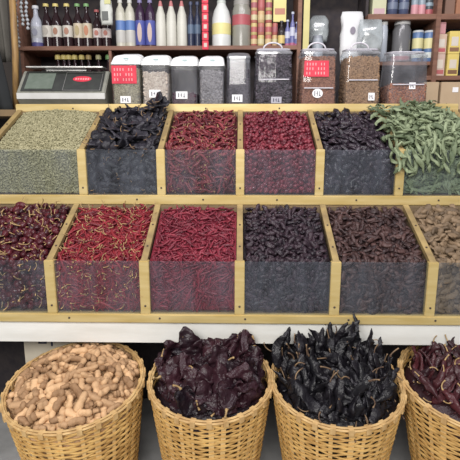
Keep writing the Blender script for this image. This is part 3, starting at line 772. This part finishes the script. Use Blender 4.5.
for x in (-.17, .17):
    MB().lathe([(0, .014), (.018, .012)], 12, (x, -.02, 0)).lathe([(0, .014), (.018, .012)], 12, (x, .06, 0)).build('foot', M['dark'], t, smooth=40)
MB().box(-HW+.03, HW-.02, -.02, .07, bz+.012, bz+.018).box(-.1, .1, .02, .05, bz, bz+.012).build('pan', M['steel'], t, bevel=.002)

# ------------------------------------------------------------------ shelving
YS = 2.78
zs = at(150, 50, YS).z; zst = at(150, 45, YS).z+.004
xl = at(18, 48, YS).x; xr = at(301, 48, YS).x; x437 = at(437, 10, YS).x
t = thing('wall_shelf', (0, 2.9, 0), 'brown wooden wall shelving holding bottles and packets behind the jars', 'shelving')
def sh(nm, a, m='shelf'):
    mb = MB(); mb.box(a[0], a[1], a[2]-2.9, a[3]-2.9, a[4], a[5]); return mb.build(nm, M[m], t, bevel=.002)
SH = zs+.022
sh('shelf_board', (xl, xr, YS, YS+.26, zs, SH))
sh('shelf_board', (xl, x437, YS+.03, YS+.26, zs+.36, zs+.38))
sh('upright', (xl-.0, xl+.02, YS+.02, YS+.26, .2, 2.5)); sh('upright', (xr-.022, xr, YS-.005, YS+.26, .2, 2.5))
xm = at(109, 40, YS).x; sh('upright', (xm-.008, xm+.008, YS+.005, YS+.25, .2, zs))
sh('back_panel', (xl, 1.5, YS+.26, YS+.275, .2, 2.6), 'shelfback')
ZR = at(400, 19.5, YS).z; ZR1 = at(400, 14.5, YS).z+.003
xr0 = at(368, 17, YS).x
sh('shelf_board', (xr0, 1.45, YS, YS+.26, ZR, ZR1))
sh('upright', (xr0-.0, xr0+.015, YS+.06, YS+.26, .2, 2.5), 'shelfback')
sh('upright', (x437-.0, x437+.025, YS-.004, YS+.26, .2, 2.5))
ZL = at(450, 80, YS).z; ZL1 = at(450, 75.5, YS).z
sh('shelf_board', (x437-.03, 1.45, YS, YS+.26, ZL, ZL1))
ZJ = CT+.11
sh('shelf_board', (xl, xm, YS+.02, YS+.26, at(60, 90, YS).z, at(60, 87, YS).z))
ZMID = at(60, 87, YS).z
ZC = at(400, 62, YS+.05).z
sh('shelf_board', (xr0, x437, YS+.03, YS+.26, ZC-.02, ZC))
MB().box(-1.8, -1.55, -.1, .1, 0, 0.001)

def lathe_thing(name, px, wpx, z, top_px, Y, prof, m, label, cat, group, parts=(), n=18):
    """prof in fractions of height and half-width; parts: (name, f0, f1, material, grow)"""
    c = at(px, 30, Y); sc = (at(px+wpx/2, 30, Y).x-at(px-wpx/2, 30, Y).x)/2
    H = at(px, top_px, Y).z-z
    t = thing(name, (c.x, Y, z), label, cat, group)
    body = MB().lathe([(a*H, b*sc) for a, b in prof], n).build('body', m, t, smooth=45)
    def rad(f):
        for (a, b), (a2, b2) in zip(prof, prof[1:]):
            if a <= f <= a2 and a2 > a: return b+(b2-b)*(f-a)/(a2-a)
        return prof[-1][1]
    for (nm, f0, f1, pm, g) in parts:
        k = 5; pr = [(H*(f0+(f1-f0)*i/k), (rad(f0+(f1-f0)*i/k)*sc)+g) for i in range(k+1)]
        MB().lathe(pr, n).build(nm, pm, t, smooth=45)
    return t, H, sc
def emblem(t, z0, z1, w_, y, m, shape='oval'):
    m_ = MB().lathe([(0, 1), (.0012, 1)], 16 if shape == 'oval' else 4)
    m_.v = [(x*w_/2, y-z, (z0+z1)/2+yy*(z1-z0)/2) for x, yy, z in m_.v]
    m_.build('emblem', m, t)
BOT = [(0, .8), (.01, 1), (.55, 1), (.66, .82), (.76, .42), (.88, .36), (.92, .38), (.92, .54), (1, .50)]
SQ = [(0, .85), (.01, 1), (.70, 1), (.82, .72), (.88, .38), (.93, .36), (.93, .46), (1, .40)]
CAN = [(0, .94), (.02, 1), (.97, 1), (.985, .95), (1, .95)]
YBt = YS+.07
def bottle(px, wpx, top, body, cap, lab, labf, label, group=None, cat='bottle', prof=BOT, lab2=None, em=None, name='bottle', z=None, Y=None, capf=.935):
    Y = Y or YBt; z = SH if z is None else z; wpx *= 1.06
    parts = [('cap', capf, 1, cap, .0008)]
    if lab: parts.append(('label', labf[0], labf[1], lab, .0008))
    if lab2: parts.append(('label', lab2[1], lab2[2], lab2[0], .001))
    t, H, sc = lathe_thing(name, px, wpx, z, top, Y, prof, body, label, cat, group, parts)
    if em and lab: emblem(t, H*(labf[0]+.05), H*(labf[1]-.05), sc*.9, -sc-.0009, em)
    return t
cream = col(.62, .58, .50); navy = col(.02, .03, .09, .25); sauce = col(.03, .012, .015, .15); redl = col(.55, .08, .08); yel = col(.75, .60, .12); grn = col(.18, .42, .12)
bottle(37, 11, 6, col(.55, .58, .68, .2), col(.75, .77, .8), col(.50, .52, .56), (.22, .5), 'silvery white bottle, leftmost on the bottle shelf', em=col(.35, .36, .45), lab2=(col(.10, .09, .30), .0, .12))
ylab = ['dark sauce bottle with yellow cap and white label, beside the silvery bottle', 'dark sauce bottle with yellow cap and brown round emblem on its label', 'dark sauce bottle with yellow cap, beside the green capped bottles']
for i, px in enumerate((47.5, 57, 68)): bottle(px, 9.5, 4, sauce, yel, cream, (.24, .50), ylab[i], 'yellow capped sauce bottles', em=[col(.5, .45, .38), col(.40, .18, .10), col(.45, .2, .12)][i])
glab = ['green capped bottle with beige label, beside the yellow capped bottles', 'green capped bottle with orange emblem, beside the short labelled bottles']
for i, px in enumerate((78.5, 87.5)): bottle(px, 9, 4, sauce, grn, col(.62, .52, .36), (.22, .55), glab[i], 'green capped sauce bottles', em=[col(.45, .35, .15), col(.55, .20, .08)][i])
for i, px in enumerate((97.5, 106.5)): bottle(px, 8.5, 10, sauce, col(.5, .1, .1), col(.66, .56, .52), (.26, .50), ['dark bottle with pale low label left of the shelf divide', 'dark bottle with pale low label right at the white hanging packet'][i], 'dark bottles with low labels', em=col(.5, .15, .1))
for i, px in enumerate((121, 130.5)): bottle(px, 9.5, 0, col(.62, .60, .48, .3), col(.66, .66, .6), col(.10, .22, .55), (.36, .56), ['cream bottle with blue label band, left of the pair', 'cream bottle with blue label band, right of the pair'][i], 'cream bottles with blue bands', lab2=(col(.55, .54, .5), .10, .34), prof=SQ)
for i, px in enumerate((140.5, 150.5)): bottle(px, 9.5, 0, col(.05, .02, .06, .25), col(.25, .22, .45), col(.08, .10, .42), (.05, .56), ['dark purple bottle with blue label beside the cream bottles', 'dark purple bottle with blue label beside the white squeeze bottles'][i], 'dark bottles with blue labels', em=col(.55, .40, .35), prof=SQ)
CONE = [(0, .9), (.01, 1), (.45, 1), (.70, .88), (.84, .52), (.88, .42), (.93, .34), (1, .20)]
for i, px in enumerate((161, 171.5, 182)): bottle(px, 9.8, 1, col(.66, .65, .56, .4), col(.60, .18, .18), None, None, ['cream squeeze bottle with red nozzle, leftmost of the three', 'cream squeeze bottle with red nozzle, middle of the three', 'cream squeeze bottle with red nozzle, rightmost of the three'][i], 'cream squeeze bottles', prof=CONE, capf=.88)
for k, px in enumerate((161, 171.5, 182)):
    p = at(px, 26, YBt-.032); o = MB().box(-.008, .008, -.0006, 0, -.02, .02).build('sticker', col(.30, .38, .36)); o.parent = [q for q in COL.objects if q.get('group') == 'cream squeeze bottles'][k]
    o.location = Vector((0, -.0268, .10))
for i, px in enumerate((191, 197.5)): bottle(px, 6.3, 2, col(.03, .04, .09, .3), col(.06, .08, .16), col(.10, .16, .26), (.3, .5), ['slim dark blue bottle beside the cream squeeze bottles', 'slim dark blue bottle beside the red hanging strip'][i], 'slim dark bottles')
JUG = [(0, .9), (.01, 1), (.60, 1), (.78, .8), (.90, .5), (.93, .45), (1, .45)]
bottle(221.5, 18, 1, col(.74, .77, .74, .35), col(.6, .65, .6), col(.80, .72, .22), (.26, .50), 'large white jug with yellow label between red strip and glass jar', prof=JUG, cat='jug', name='plastic_jug')
GJ = [(0, .92), (.01, 1), (.78, 1), (.88, .86), (.92, .84), (1, .84)]
bottle(241.5, 17.5, 1, col(.30, .29, .24, .2), col(.35, .33, .30), col(.50, .08, .10), (.46, .68), 'large olive glass jar with dark red label band', prof=GJ, cat='jar', name='glass_jar', capf=.9)
# columns of little stacked tins
for c, (px, wd) in enumerate(((254, 6.4), (261, 6.8), (268.5, 6.6), (275, 5.6))):
    tops = [(34, 46), (22, 34), (10, 22), (-2, 10)] if c < 3 else [(34, 46), (22, 34)]
    for r_, (y0, y1) in enumerate(tops):
        zz = SH+.0625*r_; b0 = [col(.52, .12, .10), col(.62, .48, .14), col(.55, .16, .11), col(.66, .42, .16)][(c+r_) % 4]
        lb = [col(.68, .50, .22), col(.55, .12, .12), col(.66, .58, .30), col(.45, .12, .14)][(c*2+r_) % 4]
        cc = at(px, 30, YBt-.01); hw = (at(px+wd/2, 30, YBt).x-at(px-wd/2, 30, YBt).x)/2
        rown = ['bottom', 'second', 'third', 'top'][r_]; coln = ['first', 'second', 'third', 'fourth'][c]
        q = thing('spice_tin', (cc.x, YBt-.01, zz), 'small red and yellow tin, %s in the %s stack from the glass jar' % (rown, coln), 'tin', 'stacked spice tins')
        MB().lathe([(0, hw*.95), (.002, hw), (.0595, hw), (.0615, hw*.95)], 14).build('body', b0, q, smooth=45)
        MB().lathe([(.015, hw+.0006), (.042, hw+.0006)], 14).build('label', lb, q, smooth=45)
def boxthing(name, px0, px1, py0, Y, z, dep, m, label, cat, group=None, panels=()):
    a = at(px0, 30, Y); b = at(px1, 30, Y); H = at(px0, py0, Y).z-z; cx = (a.x+b.x)/2; hw = (b.x-a.x)/2-.001
    t = thing(name, (cx, Y, z), label, cat, group)
    MB().box(-hw, hw, 0, dep, 0, H).build('body', m, t, bevel=.0015)
    for (nm, u0, u1, v0, v1, pm) in panels: MB().box(-hw+2*hw*u0, -hw+2*hw*u1, -.0012, 0.0005, H*v0, H*v1).build(nm, pm, t)
    return t
boxthing('carton', 273, 286, -3, YS+.04, SH+.128, .06, col(.78, .66, .16), 'yellow carton resting on the fourth stack of little tins', 'box', None, [('printed_panel', .1, .9, .3, .55, col(.55, .20, .10))])
bottle(281.5, 6.5, 21, col(.04, .03, .03, .2), col(.05, .05, .06), col(.75, .55, .12), (.1, .42), 'small dark bottle with yellow label under the yellow carton', z=SH, Y=YS+.035)
for i, (px, tp) in enumerate(((287.5, 20), (292.5, 12), (297, 22))): bottle(px, 5, tp, col(.16, .17, .42, .3), col(.55, .6, .72), col(.58, .60, .74), (.3, .55), ['small blue bottle beside the dark yellow labelled one', 'tallest of the small blue bottles', 'small blue bottle against the shelf upright'][i], 'small blue bottles', lab2=(col(.50, .12, .25), 0, .10), Y=YS+.04)
# lower left shelf row behind the scale
for i, (px, c_) in enumerate(((56, yel), (62, yel), (67, yel), (73, yel), (80, yel), (87, col(.5, .35, .1)), (97, col(.50, .48, .22)), (107, grn))):
    bottle(px, 7, 55, sauce, c_, None, None, ['dark bottle with %s cap behind the scale, %s in that row from the left' % (('yellow' if i < 5 else ['brown', 'olive', 'green'][i-5]), ['first', 'second', 'third', 'fourth', 'fifth', 'sixth', 'seventh', 'last'][i])][0], 'bottles behind the scale', z=ZMID, Y=YS+.08, capf=.86, prof=[(0, .8), (.01, 1), (.5, 1), (.7, .5), (.84, .4), (.86, .75), (.97, .75), (1, .6)])
# hanging strips and packets
p = at(205.5, 50, YS-.012); top = at(205.5, -6, YS-.012)
t = thing('packet_strip', (p.x, YS-.012, p.z), 'red strip of small packets hanging beside the white jug', 'packet strip')
n = 6; hh = (top.z-p.z)/n
for k in range(n):
    MB().box(-.017, .017, -.006, .004, hh*k+.001, hh*(k+1)-.001).build('packet', M['redpaper'], t, bevel=.002)
    MB().box(-.008, .009, -.0072, -.006, hh*k+hh*.3, hh*k+hh*.75).build('printing', col(.62, .50, .42), t)
p = at(305.5, 51, YS-.02); top = at(305.5, -5, YS-.02)
t = MB().box(-.016, .016, -.003, .003, 0, top.z-p.z).build('yellow_strip', col(.66, .58, .16)); t.location = (p.x, YS-.02, p.z)
tag(t, 'upright yellow strip fixed beside the shelf upright', 'strip')
# white packet hanging at the shelf divide
def bagmesh(w_, h_, d_, seed, nx=9, nz=11, top_gather=.3):
    mb = MB(); vs = []; fs = []; rg = random.Random(seed)
    ring = 18
    for j in range(nz+1):
        q = j/nz; ww = w_*(1-.10*(2*q-1)**4)*(1-top_gather*max(0, q-.72)/.28); dd = d_*(.25+.75*math.sin(PI*min(1, .12+q*.86))**.7)
        for k in range(ring):
            a = 2*PI*k/ring; e = 1+.16*noise.noise(Vector((math.cos(a)*2+seed, math.sin(a)*2, q*5)))
            vs.append((ww/2*math.copysign(abs(math.cos(a))**.6, math.cos(a))*e, dd/2*math.copysign(abs(math.sin(a))**.8, math.sin(a))*e, h_*q))
    for j in range(nz):
        for k in range(ring): fs.append((j*ring+k, j*ring+(k+1) % ring, (j+1)*ring+(k+1) % ring, (j+1)*ring+k))
    fs.append(tuple(reversed(range(ring)))); fs.append(tuple(range(nz*ring, (nz+1)*ring)))
    return mb.add(vs, fs)
def bag(name, px0, px1, py0, py1, Y, dep, m, label, cat, seed, group=None, marks=()):
    a = at(px0, py1, Y); b = at(px1, py1, Y); h_ = at(px0, py0, Y).z-a.z
    t = thing(name, ((a.x+b.x)/2, Y, a.z), label, cat, group); w_ = b.x-a.x
    bagmesh(w_, h_, dep, seed, top_gather=0 if 'paper' in label else .3).build('body', m, t, smooth=True)
    for (nm, u0, u1, v0, v1, pm, sh_) in marks:
        if sh_ == 'oval': emblem(t, h_*v0, h_*v1, w_*(u1-u0), -dep*.5, pm)
        else: MB().box(-w_/2+w_*u0, -w_/2+w_*u1, -dep*.5-.002, -dep*.42, h_*v0, h_*v1).build(nm, pm, t)
    return t
bag('packet', 101, 113, -4, 25, YS-.02, .035, col(.62, .64, .58), 'white packet hanging at the shelf divide, left of the cream bottles', 'packet', 3, None, [('label', .45, .95, .70, .95, col(.62, .60, .2), 'box'), ('label', .2, .7, .15, .45, col(.12, .13, .12), 'box')])
bag('white_bag', 339, 361, 12, 64, 2.66, .06, col(.72, .73, .74), 'white paper bag with small round seal behind the jars', 'bag', 5, None, [('seal', .38, .62, .55, .70, col(.25, .22, .28), 'oval')])
MB_ = bag('clear_bag', 357, 381, 20, 52, 2.60, .09, M['bag'], 'clear plastic bag beside the white paper bag', 'bag', 8)
c = MB(); bb = MB_.location
c.lathe([(0, .02), (.02, .045), (.05, .04), (.07, .01)], 14, sy=.7).build('grey_contents', col(.16, .17, .16)).location = (bb.x, bb.y, bb.z+.02)
o = COL.objects['grey_contents']; tag(o, 'dark grey goods inside the clear plastic bag', 'goods')
bag('clear_bag', 308, 328, 16, 42, 2.95, .08, M['bag'], 'clear bluish plastic bag hanging in the gap beside the yellow strip', 'bag', 9)
bottle(318, 11, 36, col(.40, .45, .52, .3), col(.35, .38, .45), None, None, 'pale blue container in the gap behind the red signed jar', z=at(318, 62, 2.9).z, Y=2.90, prof=GJ, cat='container', name='container', capf=.9)
sh('shelf_board', (xr, xr0, YS+.05, YS+.26, at(318, 62, 2.9).z-.02, at(318, 62, 2.9).z))
# right bay: top row
ZT = ZR1
boxthing('carton', 371, 385, -6, YS+.05, ZT, .08, col(.62, .62, .36), 'greenish yellow carton at the left end of the upper right shelf', 'box', None, [('printed_panel', .1, .9, .1, .35, col(.62, .38, .42))])
for i, px in enumerate((391, 402)): bottle(px, 9.5, -6, col(.07, .09, .18, .25), col(.1, .1, .15), col(.16, .2, .3), (.3, .6), ['dark blue jar on the upper right shelf beside the carton', 'dark blue jar on the upper right shelf beside the pink tins'][i], 'dark blue jars', prof=CAN, z=ZT, cat='jar', name='jar')
for i, px in enumerate((413, 420)): bottle(px, 6.8, -6, col(.30, .38, .45, .3), col(.3, .3, .35), col(.72, .30, .34), (.05, .50), ['pink labelled tin on the upper right shelf, nearer the dark blue jars', 'pink labelled tin on the upper right shelf, nearer the dark tins'][i], 'pink labelled tins', prof=CAN, z=ZT, cat='tin', name='tin')
for i, px in enumerate((427, 433.5)): bottle(px, 6.3, -6, col(.08, .10, .12, .3), col(.1, .1, .1), col(.55, .12, .14), (.05, .30), ['dark tin with red base band, nearer the pink tins', 'dark tin with red base band, against the right upright'][i], 'dark tins with red bands', prof=CAN, z=ZT, cat='tin', name='tin', lab2=(col(.3, .42, .5), .45, .6))
boxthing('carton', 443, 453, -6, YS+.06, ZT, .1, col(.28, .15, .10), 'dark brown carton at the right end of the upper right shelf', 'box')
boxthing('carton', 454, 466, -6, YS+.05, ZT, .1, col(.45, .18, .08), 'reddish orange carton at the picture edge on the upper right shelf', 'box')
# right bay: lower
bottle(384, 7.5, 22, col(.45, .50, .58, .2), col(.80, .80, .80), None, None, 'narrow pale glass jar with white lid behind the last clear jar', z=ZC, Y=YS+.05, prof=GJ, cat='jar', name='glass_jar', capf=.92)
bottle(402, 17, 22, col(.16, .16, .17, .15), col(.80, .80, .80), col(.42, .14, .16), (.0, .14), 'large dark glass jar with white lid behind the last clear jar', z=ZC, Y=YS+.07, prof=GJ, cat='jar', name='glass_jar', capf=.92)
for i, px in enumerate((418.5, 430)): bottle(px, 10, 31, col(.10, .20, .42, .3), col(.55, .58, .6), col(.72, .66, .28), (.42, .75), ['blue tin with yellow band, left of the pair behind the last jar', 'blue tin with yellow band, right of the pair near the upright'][i], 'blue and yellow tins', prof=CAN, z=ZC, Y=YS+.06, cat='tin', name='tin', lab2=(col(.60, .66, .62), .12, .3))
pk = [(438, 448, 53, ZL1, 'red and cream packet low beside the upright, left of the yellow one', (.66, .45, .36), (.55, .12, .12)), (450, 462, 53, ZL1, 'yellow packet low on the right shelf at the picture edge', (.80, .60, .08), (.25, .12, .05))]
zz1 = at(440, 53.5, YS+.02).z
for (a, b, tp, z, lb, c1, c2) in pk:
    boxthing('seasoning_box', a, b, 54, YS+.03, z, .06, col(*c1), lb, 'box', 'seasoning boxes', [('picture', .2, .8, .35, .75, col(.74, .64, .52)), ('band', .1, .9, .1, .28, col(*c2))])
for (a, b, tp, c1, c2, lb) in ((438, 448, 34, (.70, .48, .34), (.58, .10, .12), 'red and cream packet stacked above another, left of the yellow one'), (450, 462, 31, (.82, .62, .08), (.30, .14, .06), 'yellow packet stacked on the other yellow packet')):
    z = at(440, 54, YS+.03).z+.001
    boxthing('seasoning_box', a, b, tp, YS+.03, z, .06, col(*c1), lb, 'box', 'seasoning boxes', [('picture', .2, .8, .35, .75, col(.74, .66, .56)), ('band', .1, .9, .1, .28, col(*c2))])
boxthing('seasoning_box', 438, 446, 22, YS+.03, at(440, 34, YS+.03).z+.001, .05, col(.66, .28, .30), 'pink packet at the top of the stack beside the upright', 'box')
# cartons under the right shelf
for (a, b, tp, lb) in ((428, 444, 80.5, 'brown cardboard carton under the right shelf beside the last jar'), (446, 470, 80.5, 'brown cardboard carton with a white ticket at the picture edge')):
    z = at(450, 108, 2.66).z
    q = boxthing('carton', a, b, 82, 2.66, CT, .2, M['card'], lb, 'box')
    if a > 440: MB().box(.0, .03, -.002, 0, .10, .125).build('ticket', M['tag'], q)
# ------------------------------------------------------------------ left edge: post, cloth, hanging strings
pb = at(15, 100, 2.5); pt = at(13, -10, 2.5)
t = MB().tube([(pb.x, 2.5, CT), ((pb.x+pt.x)/2+.004, 2.5, (CT+pt.z)/2), (pt.x, 2.5, pt.z+.2)], .016, 10).build('wooden_post', mat('honey_wood', (.36, .22, .08), (.22, .13, .06), rough=.5, scale=12, stretch=(6, 6, 1)), smooth=True)
tag(t, 'slim honey coloured post rising from the counter at the left edge', 'post')
def cloth(name, px0, px1, py0, py1, Y, m, label, folds, taper=0):
    a = at(px0, py1, Y); b = at(px1, py1, Y); zt = at(px0, py0, Y).z; mb = MB(); nx, nz = 40, 10; vs = []
    for s_ in (0, 1):
        for j in range(nz+1):
            for i in range(nx+1):
                u = i/nx; q = j/nz; x = a.x+(b.x-a.x)*u*(1-taper*q)
                vs.append((x, Y+.02*math.sin(u*folds*2*PI+q)+.004*s_, a.z+(zt-a.z)*q))
    N1 = (nx+1)*(nz+1); fs = []
    for s_ in (0, 1):
        for j in range(nz):
            for i in range(nx): k = s_*N1+j*(nx+1)+i; fs.append((k, k+1, k+nx+2, k+nx+1))
    bd = [i for i in range(nx+1)]+[j*(nx+1)+nx for j in range(1, nz+1)]+[nz*(nx+1)+i for i in range(nx-1, -1, -1)]+[j*(nx+1) for j in range(nz-1, 0, -1)]
    for k in range(len(bd)): p, q = bd[k], bd[(k+1) % len(bd)]; fs.append((p, q, q+N1, p+N1))
    return tag(mb.add(vs, fs).build(name, m, smooth=True), label, 'cloth')
cloth('cloth', -30, 11, -8, 62, 2.56, col(.13, .12, .10, .9), 'grey brown cloth hanging at the upper left edge', 4)
cloth('cloth', -40, 14, 40, 112, 2.44, col(.025, .028, .03, .9), 'black cloth hanging beside the scale at the left edge', 2, .22)
for i, (px, y1, c_) in enumerate(((8, 60, (.38, .16, .16)), (19, 48, (.30, .30, .30)), (23, 26, (.50, .54, .56)), (28, 30, (.45, .48, .52)))):
    p = at(px, y1, 2.6); zt = at(px, -8, 2.6).z; mb = MB(); nn = int((zt-p.z)/.02)
    for k in range(nn): mb.lathe([(0, .002), (.004, .008), (.009, .009), (.014, .006), (.018, .002)], 8, (.003*math.sin(k*1.3), 0, k*.02))
    mb.tube([(0, 0, 0), (0, 0, nn*.02)], .0015, 4)
    o = mb.build('beaded_string', col(*c_, .3), smooth=True); o.location = (p.x, 2.6, p.z)
    tag(o, ['reddish knotted string hanging before the grey brown cloth', 'long grey knotted string hanging beside the post', 'short pale knotted string over the silvery bottle side', 'pale knotted string nearest the silvery bottle'][i], 'string', 'knotted strings at the left')
